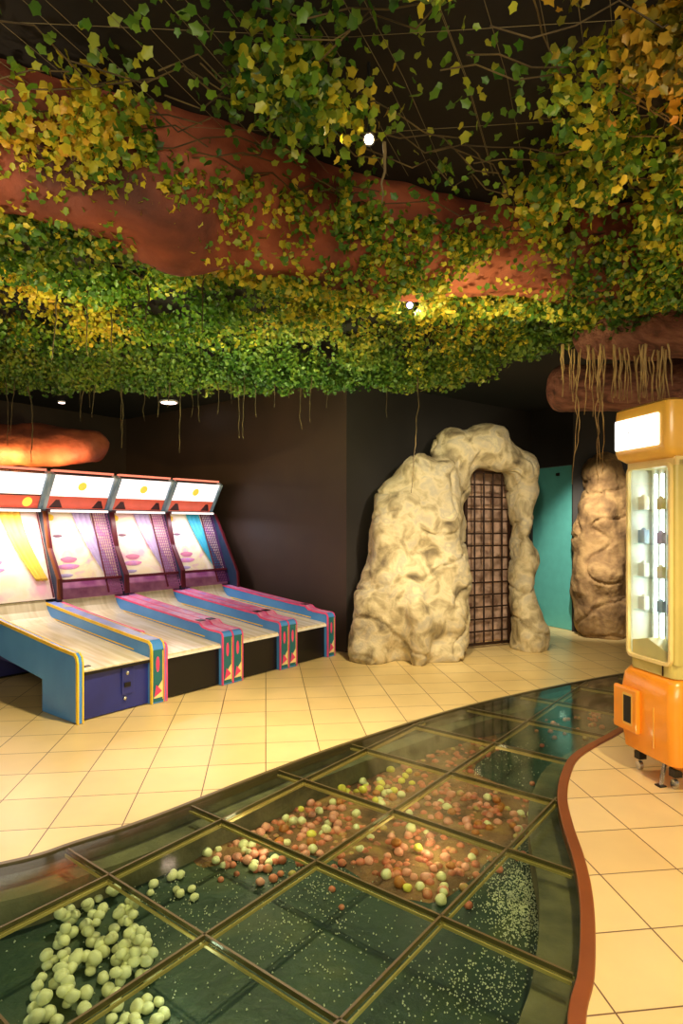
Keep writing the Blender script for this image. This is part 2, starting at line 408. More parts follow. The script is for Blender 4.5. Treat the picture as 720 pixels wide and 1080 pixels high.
pile([(150, 918), (185, 916), (212, 938), (205, 950), (155, 938)], 9, [('pale green', 1), ('cream', 1.5)],
     'rounded stone in the small loose cluster just right of the big green heap', 'stones in the small cluster beside the heap', .024)
pile([(112, 1060), (170, 1045), (180, 1065), (165, 1085), (110, 1085)], 13, [('pale green', 2), ('cream', 1)],
     'rounded stone in the small cluster at the bottom edge below the green heap', 'stones in the bottom edge cluster', .026)
pile([(200, 880), (235, 868), (300, 905), (285, 932), (225, 905)], 22, [('cream', 2), ('pale green', 1), ('coral pink', 1.3)],
     'rounded stone in the narrow scatter above the small cluster under the glass', 'stones in the narrow scatter', .026)
pile([(255, 850), (335, 832), (398, 860), (330, 905), (262, 885)], 42, [('cream', 1.2), ('coral pink', 2), ('yellow', .4), ('orange', .5)],
     'rounded stone under the glass panel just left of the middle crossing', 'stones under the left middle panel', .027, layers=2)
pile([(370, 868), (410, 860), (520, 892), (462, 952), (350, 905)], 36, [('cream', 1), ('coral pink', 2), ('yellow', .5), ('orange', .8)],
     'rounded stone under the central glass panel below the beam crossing', 'stones under the central panel', .027, layers=2)
pile([(345, 815), (385, 797), (458, 818), (405, 852), (345, 838)], 33, [('yellow', 2), ('coral pink', 1), ('cream', 1), ('orange', 1)],
     'rounded stone under the glass panel at the curved tile edge, upper middle', 'stones under the upper middle panel', .028, layers=2)
pile([(470, 822), (570, 850), (540, 888), (425, 858)], 33, [('coral pink', 2), ('cream', 1), ('orange', 1.2)],
     'rounded stone under the glass panel right of the beam crossing', 'stones under the right middle panel', .027, layers=2)
hp = MB()
for (cx, cy, sx, sy, n) in ((470, 790, 22, 9, 90), (598, 762, 26, 12, 50), (330, 868, 34, 17, 90), (430, 905, 42, 20, 110), (500, 858, 36, 14, 120), (405, 828, 27, 11, 90), (265, 905, 18, 10, 20)):
    for _ in range(n):
        w = F(random.gauss(cx, sx*1.2), random.gauss(cy, sy*1.2), PD+.01)
        if inside(w.xy, ring):
            r = random.uniform(.014, .027); hp.ell((w.x, w.y, PD+r*.5), (r, r*.9, r*.8), 8, 6)
tag(hp.build('pebbles', ramp_mat('pebble_mix', [(.3, (.50, .30, .18)), (.45, (.84, .46, .36)), (.58, (.80, .52, .40)), (.66, (.72, .64, .36)), (.8, (.84, .80, .60))], 9, .5, 0), smooth=True), 'small brown and coral pebbles scattered between the stones under the glass', 'pebbles', kind='stuff')
# sandy bed under the middle panels
bedp = [F(a, b, PD).xy for a, b in [(245, 862), (300, 832), (380, 800), (440, 772), (500, 766), (530, 785), (500, 812), (565, 845), (560, 880), (520, 905), (465, 950), (400, 940), (345, 905), (270, 900), (215, 915), (200, 890)]]
bedp = spline(bedp+[bedp[0]], 5)[:-1]; cc = sum(bedp, Vector((0, 0)))/len(bedp)
mb = MB(); nb = len(bedp); RN = 14; vs = []
for j in range(RN+1):
    f_ = j/RN
    for p in bedp:
        q_ = cc+(p-cc)*(1-f_*.999)*(1+.03*noise.noise(Vector((p.x*9, p.y*9, 0))))
        vs.append((q_.x, q_.y, PD+.001+(.013+.012*noise.noise(Vector((q_.x*6, q_.y*6, 2))))*min(1, f_*6)))
fs = [(j*nb+k, j*nb+(k+1) % nb, (j+1)*nb+(k+1) % nb, (j+1)*nb+k) for j in range(RN) for k in range(nb)]
mb.add(vs, fs)
tag(mb.build('sand_bed', ramp_mat('brown_sand', [(.3, (.34, .24, .15)), (.5, (.52, .36, .24)), (.7, (.62, .48, .28))], 7, .8, .5, .5, 40), smooth=True), 'brown sandy bed under the middle glass panels, stones lying on it', 'sand', kind='stuff')
# gravel grains
gv = []; gfc = []
def grains(cx, cy, sx, sy, n, z=PD+.004, s=.0035):
    for _ in range(n):
        p = F(random.gauss(cx, sx), max(600, random.gauss(cy, sy)), z)
        if not inside(p.xy, ring if z < -.2 else PIT): continue
        r = s*random.uniform(.5, 1.4); b = len(gv)
        gv.extend([(p.x+r, p.y, z), (p.x-r*.7, p.y+r, z), (p.x-r*.6, p.y-r, z), (p.x, p.y, z+r*1.5)])
        gfc.extend([(b, b+1, b+3), (b+1, b+2, b+3), (b+2, b, b+3), (b, b+2, b+1)])
grains(550, 945, 22, 28, 2300); grains(575, 975, 14, 30, 300)
for a in [(330, 970, 50, 35, 420), (520, 1040, 45, 25, 420), (60, 930, 35, 15, 200), (200, 960, 45, 30, 260), (440, 1050, 60, 30, 200), (520, 800, 30, 14, 250), (330, 930, 30, 12, 150), (120, 980, 90, 60, 250)]: grains(*a)
o = MB(); o.v = gv; o.f = gfc; o = o.build('gravel', M['grain']); tag(o, 'white gravel grains scattered on the pit bed under the glass', 'gravel', kind='stuff')

# ------------------------------------------------------------ walls, ceiling
U = Vector((.6157, .788)); Dv = Vector((-.788, .6157)); F0 = Vector((-1.943, 4.643))
def fr(u, d): return F0+U*u+Dv*d
ZC = 3.2
def wall(name, a, b, m, th=.12, z0=0, z1=ZC, side=1):
    t = (b-a).normalized(); n = Vector((t.y, -t.x))*side*th
    mb = MB(); vs = [(p.x, p.y, z) for z in (z0, z1) for p in (a, b, b+n, a+n)]
    mb.add(vs, [(0, 1, 2, 3), (4, 5, 6, 7), (0, 1, 5, 4), (1, 2, 6, 5), (2, 3, 7, 6), (3, 0, 4, 7)])
    return tag(mb.build(name, m), kind='structure')
wall('wall_left', fr(-3.2, 4.5), fr(3.25, 4.5), M['wall'], side=-1)
p0 = fr(3.25, 4.5); p1 = fr(3.25, 0.0); q1 = Vector((2.885, 9.375)); q2 = Vector((3.24, 8.63)); q3 = Vector((6.6, 8.1))
wall('wall_centre', p1, p0, M['wall'], side=1)
wall('wall_back', p1, q1, M['wall2'], side=-1)
wall('wall_passage', q1, q2, M['wall2'], side=-1, z0=2.34)
wall('wall_right', q2, q3, M['wall2'], side=-1)
mb = MB(); mb.box(-7, 7, -2.5, 13, ZC, ZC+.1); tag(mb.build('ceiling', M['ceil']), kind='structure')
# teal door
t = (q2-q1); L_ = t.length; ang = math.atan2(t.y, t.x)
d = empty('door_1', (q1.x, q1.y, 0), ang); tag(d, kind='structure')
MB().box(.01, L_-.01, .02, .065, .004, 2.335).build('door_panel', M['teal'], d, bevel=.004)
MB().box(.5, .56, -.0, .02, 2.2, 2.24).build('door_closer', M['iron'], d)
MB().box(0, .012, -.01, .08, .0, 2.34).box(L_-.012, L_, -.01, .08, 0, 2.34).build('door_frame', M['wall2'], d)

# ------------------------------------------------------------ rocks
def rock(name, lumps, m, voxel=.03, amp=.07, seed=0, floor0=0.0):
    mb = MB()
    for (px, py, Y, hw, hh, dp) in lumps:
        c = P(px, py, Y); s = Y/FPX; mb.ell(c, (hw*s, dp, hh*s), 20, 14)
    o = mb.build(name, m)
    r = o.modifiers.new('r', 'REMESH'); r.mode = 'VOXEL'; r.voxel_size = voxel; r.use_smooth_shade = True
    s = o.modifiers.new('s', 'SMOOTH'); s.iterations = 8; s.factor = .6
    bake(o); me = o.data
    NR = [v.normal.copy() for v in me.vertices]
    for v, nv in zip(me.vertices, NR):
        p = v.co+Vector((seed, 0, 0))
        v.co += nv*(fbm(p, 1.7, 2)*amp*1.2+noise.noise(p*4.0)*amp*.6)
    r = o.modifiers.new('r', 'REMESH'); r.mode = 'VOXEL'; r.voxel_size = voxel*.8; r.use_smooth_shade = True
    s = o.modifiers.new('s', 'SMOOTH'); s.iterations = 3; s.factor = .5
    bake(o); me = o.data
    NR = [v.normal.copy() for v in me.vertices]
    for v, n in zip(me.vertices, NR):
        p = v.co+Vector((seed, 0, 0))
        a = b = 0
        cr = abs(noise.noise(Vector((p.x*1.6, p.y*1.6, p.z*2.6))+Vector((4, 4, 4))))
        a -= max(0, .06-cr)/.06*amp*.5
        c = fbm(p, 9, 3)*amp*.16
        v.co += n*(a+b+c)
        if v.co.z < floor0: v.co.z = floor0
    for p in me.polygons: p.use_smooth = True
    return o
ra = empty('rock_gateway', (1.6, 7.3, 0)); tag(ra, 'cream artificial rock gateway with a narrow barred gate, against the dark wall', 'rock gateway')
lumps = [(430, 640, 7.0, 52, 75, .42), (424, 570, 7.05, 33, 72, .36), (455, 560, 7.1, 38, 74, .36), (470, 620, 7.05, 26, 80, .34), (398, 662, 6.9, 27, 48, .32),
         (441, 672, 6.62, 15, 50, .2), (480, 640, 6.98, 14, 60, .2), (476, 662, 7.0, 20, 45, .22), (405, 590, 7.0, 17, 72, .3), (470, 520, 7.2, 20, 40, .3), (440, 505, 7.1, 24, 22, .28), (414, 535, 7.05, 19, 28, .28), (484, 580, 7.28, 10, 70, .2), (484, 505, 7.3, 12, 30, .22),
         (507, 474, 7.4, 38, 20, .32), (482, 480, 7.35, 25, 22, .3), (529, 482, 7.45, 22, 16, .3), (512, 464, 7.4, 26, 13, .26), (545, 492, 7.5, 15, 12, .25), (478, 470, 7.4, 18, 14, .26), (496, 486, 7.45, 26, 9, .22)]
lumps += [(551+(i % 2)*1.5, 503+i*17, 7.55-i*.01, 13.5, 24, .26) for i in range(11)]+[(556, 672, 7.45, 20, 24, .3), (553, 650, 7.5, 15, 30, .28), (548, 492, 7.5, 16, 14, .28), (390, 684, 6.85, 22, 22, .3), (463, 690, 6.85, 28, 20, .25)]
o = rock('rock_body', lumps, M['rock'], seed=3); 
o.parent = ra; o.location = -Vector(ra.location)
GA = math.atan2(.231, .495)
# niche lining behind gate
gx = Vector((math.cos(GA), math.sin(GA), 0)); gy = Vector((-math.sin(GA), math.cos(GA), 0)); g0 = Vector((1.485, 7.40, 0))
mb = MB(); nx, nz_ = 30, 80; vs = []; fs = []
for j in range(nz_+1):
    for i in range(nx+1):
        p = g0+gx*(-.15+1.08*i/nx)+gy*(.30+.05*fbm((i*.12, j*.1, 0), 1.5))+Vector((0, 0, 2.3*j/nz_)); vs.append(p-Vector(ra.location))
n0 = len(vs); vs += [Vector(v)+gy*.2 for v in vs]
for j in range(nz_):
    for i in range(nx):
        a = j*(nx+1)+i; fs.append((a, a+1, a+nx+2, a+nx+1)); fs.append((n0+a, n0+a+nx+1, n0+a+nx+2, n0+a+1))
bd = [i for i in range(nx+1)]+[j*(nx+1)+nx for j in range(1, nz_+1)]+[nz_*(nx+1)+i for i in range(nx-1, -1, -1)]+[j*(nx+1) for j in range(nz_-1, 0, -1)]
for k in range(len(bd)): a, b = bd[k], bd[(k+1) % len(bd)]; fs.append((a, b, n0+b, n0+a))
mb.add(vs, fs).build('niche_wall', M['niche'], ra, smooth=True)
gt = empty('gate', g0-Vector(ra.location), GA); gt.parent = ra; gt['label'] = 'tall dark brown iron lattice gate'
W_ = .69; Z_ = 2.15
mb = MB(); mb.box(-.02, .02, -.02, .02, .02, Z_).box(W_-.035, W_+.005, -.02, .02, .02, Z_).box(0, W_, -.02, .02, Z_-.03, Z_).box(0, W_, -.02, .02, .03, .06)
mb.build('gate_frame', M['iron'], gt)
for k in range(1, 5): MB().tube([(W_*k/5, 0, .05), (W_*k/5, 0, Z_-.02)], .011, 8).build('upright_bar', M['iron'], gt)
for k in range(1, 14): MB().box(.0, W_-.02, -.012, -.004, .05+(Z_-.07)*k/14-.009, .05+(Z_-.07)*k/14+.009).build('cross_bar', M['iron'], gt)

lumps = [(634, 570, 8.4, 26, 95, .38), (634, 640, 8.35, 27, 50, .38), (616, 585, 8.35, 12, 62, .28), (617, 640, 8.3, 12, 40, .28), (632, 505, 8.4, 14, 28, .3), (646, 545, 8.4, 17, 50, .33), (652, 630, 8.4, 15, 55, .33), (618, 545, 8.35, 11, 25, .28), (638, 610, 8.2, 20, 24, .28)]
o = rock('rock_column', lumps, M['rock2'], seed=9, amp=.075)
tag(o, 'tall tan artificial rock pillar right of the teal door', 'rock pillar')

# ------------------------------------------------------------ alley roller machines
def machine(first=False, second=False, last=False, net='netpale', art='art_pink', cloth='lav', edge='pinkedge', top='pinktop'):
    W = .77; root = empty('alley_roller', (0, 0, 0)); E = M[edge]; TP = M[top]
    prof = [(0, .004), (0, .455), (.012, .482), (.035, .495), (.2, .505), (.29, .52), (.34, .555), (.5, .565), (1.2, .64), (1.75, .705), (2.1, .745), (2.1, .44), (.54, .26), (.54, .004)]
    if first: prof = [(0, .004), (0, .455), (.015, .50), (.05, .525), (.3, .545), (1.2, .64), (1.75, .705), (2.1, .745), (2.1, .44), (.54, .26), (.54, .004)]
    ntop = len(prof)-3
    for s in (0, 1):
        th = .045 if (first and s == 0) else (.03 if second and s == 0 else .125)
        x0 = 0.0 if s == 0 else W-th; x1 = x0+th; ed = .009
        rail = MB().prism(prof, x0+.001, x1-.001).build('side_rail', M['blue'], root)
        # edge moulding: strip along front+top outlines on both sides
        for xa in (x0, x1-ed):
            path = prof[0:ntop-0]
            m_ = MB()
            outp = []; inn = []
            for i, p in enumerate(path):
                a = Vector(path[max(i-1, 0)]); b = Vector(path[min(i+1, len(path)-1)]); t = (b-a).normalized(); n = Vector((-t.y, t.x))
                outp.append(Vector(p)+n*.006); inn.append(Vector(p)-n*(.02 if first else .011))
            nn = len(path); vs = [(x, q.x, max(.002, q.y)) for x in (xa-.003 if xa == x0 else xa, xa+ed if xa == x0 else xa+ed+.003) for q in outp+inn]
            fs = []
            for i in range(nn-1):
                fs += [(i, i+1, nn+i+1, nn+i), (2*nn+i, 3*nn+i, 3*nn+i+1, 2*nn+i+1), (i, 2*nn+i, 2*nn+i+1, i+1), (nn+i, nn+i+1, 3*nn+i+1, 3*nn+i)]
            m_.add(vs, fs); m_.build('edge_moulding', E, rail)
        # rail top pad
        tp = [(p[0], p[1]) for p in prof[3:ntop]]
        vs = [(x, p[0], p[1]+.004) for x in (x0+ed, x1-ed) for p in tp]; k = len(tp)
        MB().add(vs, [(i, i+1, k+i+1, k+i) for i in range(k-1)]).build('rail_top', TP, rail)
        if (not first and not second) or s == 1:
            # front graphic
            g = MB().box(x0+ed+.002, x1-ed-.002, -.006, .0, .02, .45).build('graphic_panel', M['tealpanel'], rail)
            MB().ell(((x0+x1)/2-.006, -.006, .33), (.018, .004, .065), 12, 8).build('pink_motif', M['hotpink'], g)
            MB().prism([(x0+.016, .05), (x1-.02, .05), (x1-.024, .19), (x0+.05, .13)], -.0085, -.006, 'y').build('cream_motif', M['creamg'], g)
            MB().prism([(x0+.02, .06), (x1-.03, .1), (x0+.04, .16)], -.0100, -.0085, 'y').build('pink_wedge', M['hotpink'], g)
            MB().box(x1-ed-.014, x1-ed-.008, -.0085, -.006, .03, .44).build('yellow_stripe', M['yellow'], g)
            if not first:
                MB().prism([(.36, .562), (.43, .566), (.43, .571), (.36, .567)], x0+.025, x1-.025).build('cup_recess', M['black'], rail)
        # narrow yellow groove line on inner face
        xi = x1 if s == 0 else x0
        MB().add([(xi+(.002 if s == 0 else -.002), a, b) for a, b in ((.25, .425), (2.05, .60), (2.05, .612), (.25, .437))], [(0, 1, 2, 3)]).build('pinstripe', M['yellow'], rail)
    xl = .045 if first else (.03 if second else .125); xr = W-.125
    # lane slab
    MB().prism([(.03, .355), (.03, .388), (.06, .392), (1.55, .545), (1.68, .585), (1.74, .64), (1.785, .735), (1.82, .735), (1.82, .42)], xl+.001, xr-.001).build('lane', M['lane'], root)
    fb = MB().prism([(.05, .01), (.05, .352), (1.8, .42), (1.9, .02), (1.6, .3), (.6, .28), (.5, .01)], xl+.001, xr-.001).build('front_panel', M['navy' if first else 'black'], root)
    MB().box(xl+.002, xr-.002, .018, .048, .352, .375).build('lane_lip', M['black' if first else 'white'], root)
    if first:
        ax = xl+.35
        dr = MB().box(ax, ax+.11, .038, .05, .13, .345).build('coin_door', M['navy'], root, bevel=.003)
        for zz in (.30, .10):
            MB().ell((ax+.05-(.02 if zz < .2 else 0), .042, zz), (.017, .016, .017), 14, 10).build('lock', M['chrome'], dr, smooth=True)
        MB().box(ax+.02, ax+.075, .03, .05, .19, .225).build('coin_return', M['black'], dr)
        MB().box(xl+.01, xl+.12, .1, .14, .3935, .4015).build('ball_gate', M['black'], root)
    # cabinet
    MB().prism([(1.9, .004), (1.81, .70), (2.2, 1.64), (2.2, 2.0), (2.62, 2.0), (2.62, .004)], .03, W-.03).build('cabinet', M['black'], root)
    for x in (0, W-.026):
        g = 0 if (last and x > 0) else .15
        MB().prism([(1.9, .004), (1.78, .5), (1.585+g, .66+g*.5), (1.60+g, .88+g*.4), (1.80+g, 1.22+g*.2), (2.05, 1.64), (2.1, 1.66), (2.64, 1.66), (2.64, .004)], x, x+.026).build('cabinet_side', M['wing'], root)
        # slanted frame strip on the front edge
        MB().prism([(1.573+g, .66+g*.5), (1.588+g, .88+g*.4), (1.788+g, 1.22+g*.2), (2.038, 1.64), (2.06, 1.64), (1.81+g, 1.22+g*.2), (1.61+g, .88+g*.4), (1.60+g, .66+g*.5)], x-.001, x+.027).build('window_frame', M['copper' if first and x > 0 else 'darkred'], root)
    # artboard on slanted plane: s 0..1 from bottom (1.79,.74) to top (2.16,1.64)
    bx0, bx1 = .03, W-.03
    q = lambda s, off=0.0: (1.79+.37*s-off*.925, .74+.90*s+off*.38)
    def slab(xa, xb, s0, s1, o0, o1):
        a, b, c, d_ = q(s0, o0), q(s1, o0), q(s1, o1), q(s0, o1); return MB().prism([a, b, c, d_], xa, xb)
    ab = slab(bx0, bx1, 0 if first else .18, 1, .0, .012).build('target_board', M[art], root)
    if not first:
        slab(bx0, bx1, -.02, .17, 0, .012).build('lower_board', M['purple'], root)
        slab(bx0, bx1, .155, .18, .04, .07).build('cross_rail', M['darkred'], root)
    slab(bx0, bx1, .985, 1.0, .01, .06).build('top_rail', M['darkred'], root)
    # cloth: wavy drape from top middle to lower right
    n_ = 26; m_ = MB(); vs = []
    for i in range(n_+1):
        s = 1-.8*i/n_; xa = .33+.25*(i/n_)**1.5; wd = .22-.10*(i/n_)
        for k in range(13):
            x = xa+wd*k/12; vs.append((x, *q(s, .02+.012*math.sin(k*1.7+s*2))))
    for i in range(n_):
        for k in range(12): a = i*13+k; m_.f.append((a, a+1, a+14, a+13))
    m_.v = vs; cl = m_.build('painted_drape', M[cloth], ab, smooth=True); so = cl.modifiers.new('t', 'SOLIDIFY'); so.thickness = .004
    # generic painted blobs
    def blob(x, s, rx, rs, mm, nm, o_=.014, sq=2):
        m2 = MB(); vs = [(x+rx*math.cos(t_)*(1+.1*math.sin(3*t_)), *q(s+rs*math.sin(t_), o_)) for t_ in [2*PI*i/22 for i in range(22)]]
        m2.add(vs+[(x, *q(s, o_+.003))], [(i, (i+1) % 22, 22) for i in range(22)]); m2.build(nm, M[mm], ab)
    blob(.13, .70, .055, .018, 'art_dark', 'painted_mark'); blob(.30, .72, .045, .022, 'lav', 'painted_mark')
    blob(.20, .42, .09, .035, 'lips', 'painted_mark'); blob(.18, .34, .12, .03, 'pinktop', 'painted_mark'); blob(.09, .92, .04, .04, 'yellow', 'painted_mark'); blob(.12, .24, .09, .02, 'lav', 'painted_mark')
    # net panel at right
    m_ = MB(); x0, x1 = W-.215, W-.035
    if first: x0 = W-.06
    for k in range(8):
        x = x0+(x1-x0)*k/7; w = .003; m_.prism([q(.0, .05), q(1, .05), q(1, .056), q(.0, .056)], x-w, x+w)
    for k in range(29):
        s = k/28; m_.prism([q(s, .05), q(s+.006, .05), q(s+.006, .056), q(s, .056)], x0, x1)
    if not first: m_.build('net', M[net], root)
    slab(x0-.01, x0, 0, 1, .045, .062).build('net_post', M['darkred'], root)
    # marquee, leaning forward at the top
    mq = lambda s, off=0.0: (2.14-.21*s-off*.87, 1.66+.37*s-off*.49)
    mbx = MB().prism([mq(0), mq(1), (2.2, 2.06), (2.6, 2.06), (2.6, 1.66)], .02, W-.02).build('marquee', M['black'], root)
    def mslab(xa, xb, s0, s1, o0, o1, mm, nm, par=mbx): return MB().prism([mq(s0, o0), mq(s1, o0), mq(s1, o1), mq(s0, o1)], xa, xb).build(nm, M[mm], par)
    mslab(.05, W-.05, .40, .98, .002, .014, 'marq', 'light_panel')
    mslab(.05, W-.05, .05, .40, .002, .014, 'marqred', 'red_panel')
    if first: mslab(.05, W-.05, .40, .425, .014, .022, 'black', 'sign_strip')
    mslab(.0, W, -.01, .05, .002, .03, 'steel', 'lower_trim')
    def disc(x, s, rx, rs, mm):
        vs = [(x+rx*math.cos(t_), *mq(s+rs*math.sin(t_), .016)) for t_ in [2*PI*i/20 for i in range(20)]]
        MB().add(vs+[(x, *mq(s, .02))], [(i, (i+1) % 20, 20) for i in range(20)]).build('sign_emblem', M[mm], mbx)
    if first: disc(.60, .22, .05, .13, 'marqyel')
    else:
        disc(.38, .70, .05, .12, 'marqyel')
        for xa, xb in ((.07, .22), (.56, .70)):
            vs = [(xa, *mq(.07, .016)), (xb, *mq(.07, .016)), ((xa+xb)/2+.02, *mq(.30, .016)), ((xa+xb)/2-.02, *mq(.3, .016))]
            MB().add(vs, [(0, 1, 2, 3)]).build('dark_emblem', M['marqdark'], mbx)
    MB().box(.04, W-.04, 1.935, 2.0, 2.055, 2.075).build('top_light_strip', M['marqcap'], mbx)
    for xa in (0, W-.045):
        a, b, c, d_ = mq(0, .03), mq(1.02, .035), mq(1.02, -.05), mq(0, -.05)
        MB().prism([a, b, c, d_], xa, xa+.045).build('marquee_end', M['steel'], mbx, bevel=.01)
    # playfield lamp strip under marquee
    MB().box(.06, W-.06, 2.02, 2.05, 1.630, 1.655).build('lamp_strip', M['marq'], root)
    return root
B0 = -.05; PW = .77
specs = [dict(first=True, art='art_yellow', cloth='yelcloth', edge='yellow', top='bluetop'), dict(second=True), dict(art='art_yellow'), dict(cloth='tealcloth', art='art_pink', last=True, net='net')]
labels = ['blue alley roller with yellow edging and navy front, nearest of the row',
          'pink-edged alley roller beside the yellow-edged one, second in the row',
          'pink-edged alley roller, third in the row between two others like it',
          'pink-edged alley roller with teal drape and purple net, last by the dark wall']
for i, sp in enumerate(specs):
    r = machine(**sp); p = fr(B0+PW*i-(0 if i else -.003), 0); r.location = (p.x, p.y, 0); r.rotation_euler.z = math.atan2(U.y, U.x)
    tag(r, labels[i], 'arcade machine', 'alley rollers in a row')
    # lamps (playfield light)
    l = bpy.data.lights.new('playfield_lamp', 'AREA'); l.shape = 'RECTANGLE'; l.size = .6; l.size_y = .05; l.energy = 3.6 if i else 10; l.color = (1, .84, .78) if i < 3 else (.95, .85, 1)
    lo = bpy.data.objects.new('playfield_lamp', l); COL.objects.link(lo); lo.parent = r; lo.location = (.385, 1.86, 1.60)
    v = Vector((0, .04, -.9)); lo.rotation_euler = v.to_track_quat('-Z', 'Y').to_euler()

# ------------------------------------------------------------ prize machine on the right
MA = math.atan2(.239, .971)
cm = empty('prize_machine', (1.83, 3.40, 0), MA); cm.scale = (1, .78, 1)
tag(cm, 'orange and cream prize vending machine with a lit white sign and glass case', 'prize machine')
# local x = right, local y = away. face at x=0
def rrect(x0, x1, y0, y1, r, n=6):
    out = []
    for cx, cy, a0 in ((x1-r, y1-r, 0), (x0+r, y1-r, 90), (x0+r, y0+r, 180), (x1-r, y0+r, 270)):
        for k in range(n+1):
            a = math.radians(a0+90*k/n); out.append((cx+r*math.cos(a), cy+r*math.sin(a)))
    return out
def loft(secs):
    mb = MB(); n = len(secs[0][0]); vs = [(p[0], p[1], z) for prof, z in secs for p in prof]; fs = []
    for j in range(len(secs)-1):
        for k in range(n): fs.append((j*n+k, j*n+(k+1) % n, (j+1)*n+(k+1) % n, (j+1)*n+k))
    fs += [tuple(range(n))[::-1], tuple(range((len(secs)-1)*n, len(secs)*n))]
    return mb.add(vs, fs)
bs = loft([(rrect(.10, .78, .05, .50, .06), .10), (rrect(-.0, .84, -.02, .55, .08), .155), (rrect(-.015, .86, -.03, .57, .08), .3), (rrect(-.015, .86, -.03, .57, .08), .50), (rrect(-.0, .85, -.02, .56, .08), .60), (rrect(.03, .84, .01, .54, .08), .635), (rrect(.05, .82, .03, .52, .07), .64)]).build('base', M['orange'], cm, smooth=True)
m_ = bs.modifiers.new('e', 'EDGE_SPLIT'); m_.split_angle = .9
MB().box(.06, .76, -.045, -.028, .17, .56).build('front_panel', M['cream'], bs, bevel=.01)
ch = MB().box(-.045, -.012, .30, .565, .26, .52).build('prize_hatch', M['orange'], bs, bevel=.012)
MB().box(-.048, -.040, .36, .44, .315, .475).build('hatch_opening', M['black'], ch)
MB().prism(rrect(.345, .455, .30, .49, .015), -.046, -.043, 'x').build('hatch_rim', M['amber'], ch)
MB().box(-.019, -.0145, .165, .17, .22, .45).build('seam', M['amber'], bs)
for (x, y) in ((.08, .10), (.08, .46), (.76, .1), (.76, .46)):
    MB().box(x-.02, x+.03, y-.03, y+.03, .07, .115).build('caster_bracket', M['black'], bs)
    MB().tube([(x-.012, y, .028), (x+.012, y, .028)], .027, 16).build('caster_wheel', M['chrome'], bs)
MB().prism([(.05, .13), (.06, .12), (.035, .003), (.022, .003)], .15, .175, 'y').build('levelling_foot', M['chrome'], bs)
MB().box(.005, .05, .135, .19, .001, .008).build('foot_pad', M['black'], bs)
# body shell
bd = loft([(rrect(.02, .80, .0, .50, .07), .635), (rrect(.02, .80, .0, .50, .07), .70), (rrect(.02, .80, .0, .50, .07), .715)]).build('case_bottom', M['olive'], cm, bevel=.004)
MB().box(.01, .019, .12, .124, .64, .70).build('case_seam', M['iron'], bd)
MB().box(.50, .80, .0, .50, .715, 1.86).build('case_back', M['olive'], cm, bevel=.03)
MB().prism(rrect(.02, .50, .0, .045, .02), .715, 1.86, 'z').build('case_wall', M['olive'], cm)
MB().prism(rrect(.02, .50, .465, .50, .016), .715, 1.86, 'z').build('case_wall', M['white'], cm)
MB().box(.02, .52, .0, .50, 1.83, 1.88).build('case_top', M['cream'], cm)
# window frame on face x=.02, y .06...46
def frame_ring(y0, y1, z0, z1, r, w, x0, x1):
    A = rrect(y0, y1, z0, z1, r); B = rrect(y0+w, y1-w, z0+w, z1-w, max(.005, r-w)); n = len(A); mb = MB()
    vs = [(x, *p) for x in (x0, x1) for p in A+B]; fs = []
    for k in range(n):
        k2 = (k+1) % n
        fs += [(k, k2, n+k2, n+k), (2*n+k, 3*n+k, 3*n+k2, 2*n+k2), (k, 2*n+k, 2*n+k2, k2), (n+k, n+k2, 3*n+k2, 3*n+k)]
    return mb.add(vs, fs)
frame_ring(.03, .49, .70, 1.85, .05, .022, .0, .025).build('window_frame', M['cream'], cm, bevel=.003)
MB().box(.012, .016, .05, .47, .72, 1.83).build('window_glass', M['cglass'], cm)
MB().box(.485, .498, .047, .463, .72, 1.83).build('case_mirror', M['mirror'], cm)
for y in (.29, .36): MB().tube([(.13, y, .80), (.13, y, 1.80)], .009, 12).build('light_tube', M['tube'], cm)
for y in (.25, .325, .395): MB().box(.135, .155, y-.012, y+.012, .76, 1.83).build('case_post', M['white'], cm)
MB().prism([(.05, .72), (.46, .72), (.46, .80), (.30, .83), (.05, .76)], .03, .47, 'x').build('prize_chute', M['cream'], cm)
for k in range(4): MB().box(.035, .48, .05, .46, .98+.2*k, .986+.2*k).build('shelf', M['cglass'], cm)
pc = ['lav', 'art_yellow', 'steel', 'creamg', 'white', 'art_pink', 'steel', 'white']
PRZ = []
for k in range(4):
    for j, y in enumerate((.13, .225, .41)):
        z = .9865+.2*k; s = .026+.012*((k*3+j) % 3)/2
        mb = MB(); mm = M[pc[(k*3+j*2) % 8]]
        mb.box(-s/2, s/2, -s*.7, s*.7, 0, s*2.1).prism([(-s*.4, s*2.1), (s*.4, s*2.1), (0, s*2.5)], -s*.3, s*.3, 'y')
        o = mb.build('prize_box', mm, None, bevel=.004)
        loc = Matrix.Translation((1.83, 3.4, 0)) @ Matrix.Rotation(MA, 4, 'Z') @ Vector((.075, y*.78, z))
        o.location = loc; o.rotation_euler.z = MA
        hn = ['lowest', 'second', 'third', 'top'][k]; yn = ['nearest', 'middle', 'farthest'][j]
        tag(o, f'small boxed prize on the {hn} shelf of the glass case, {yn} of three', 'prize', 'prizes in the glass case')
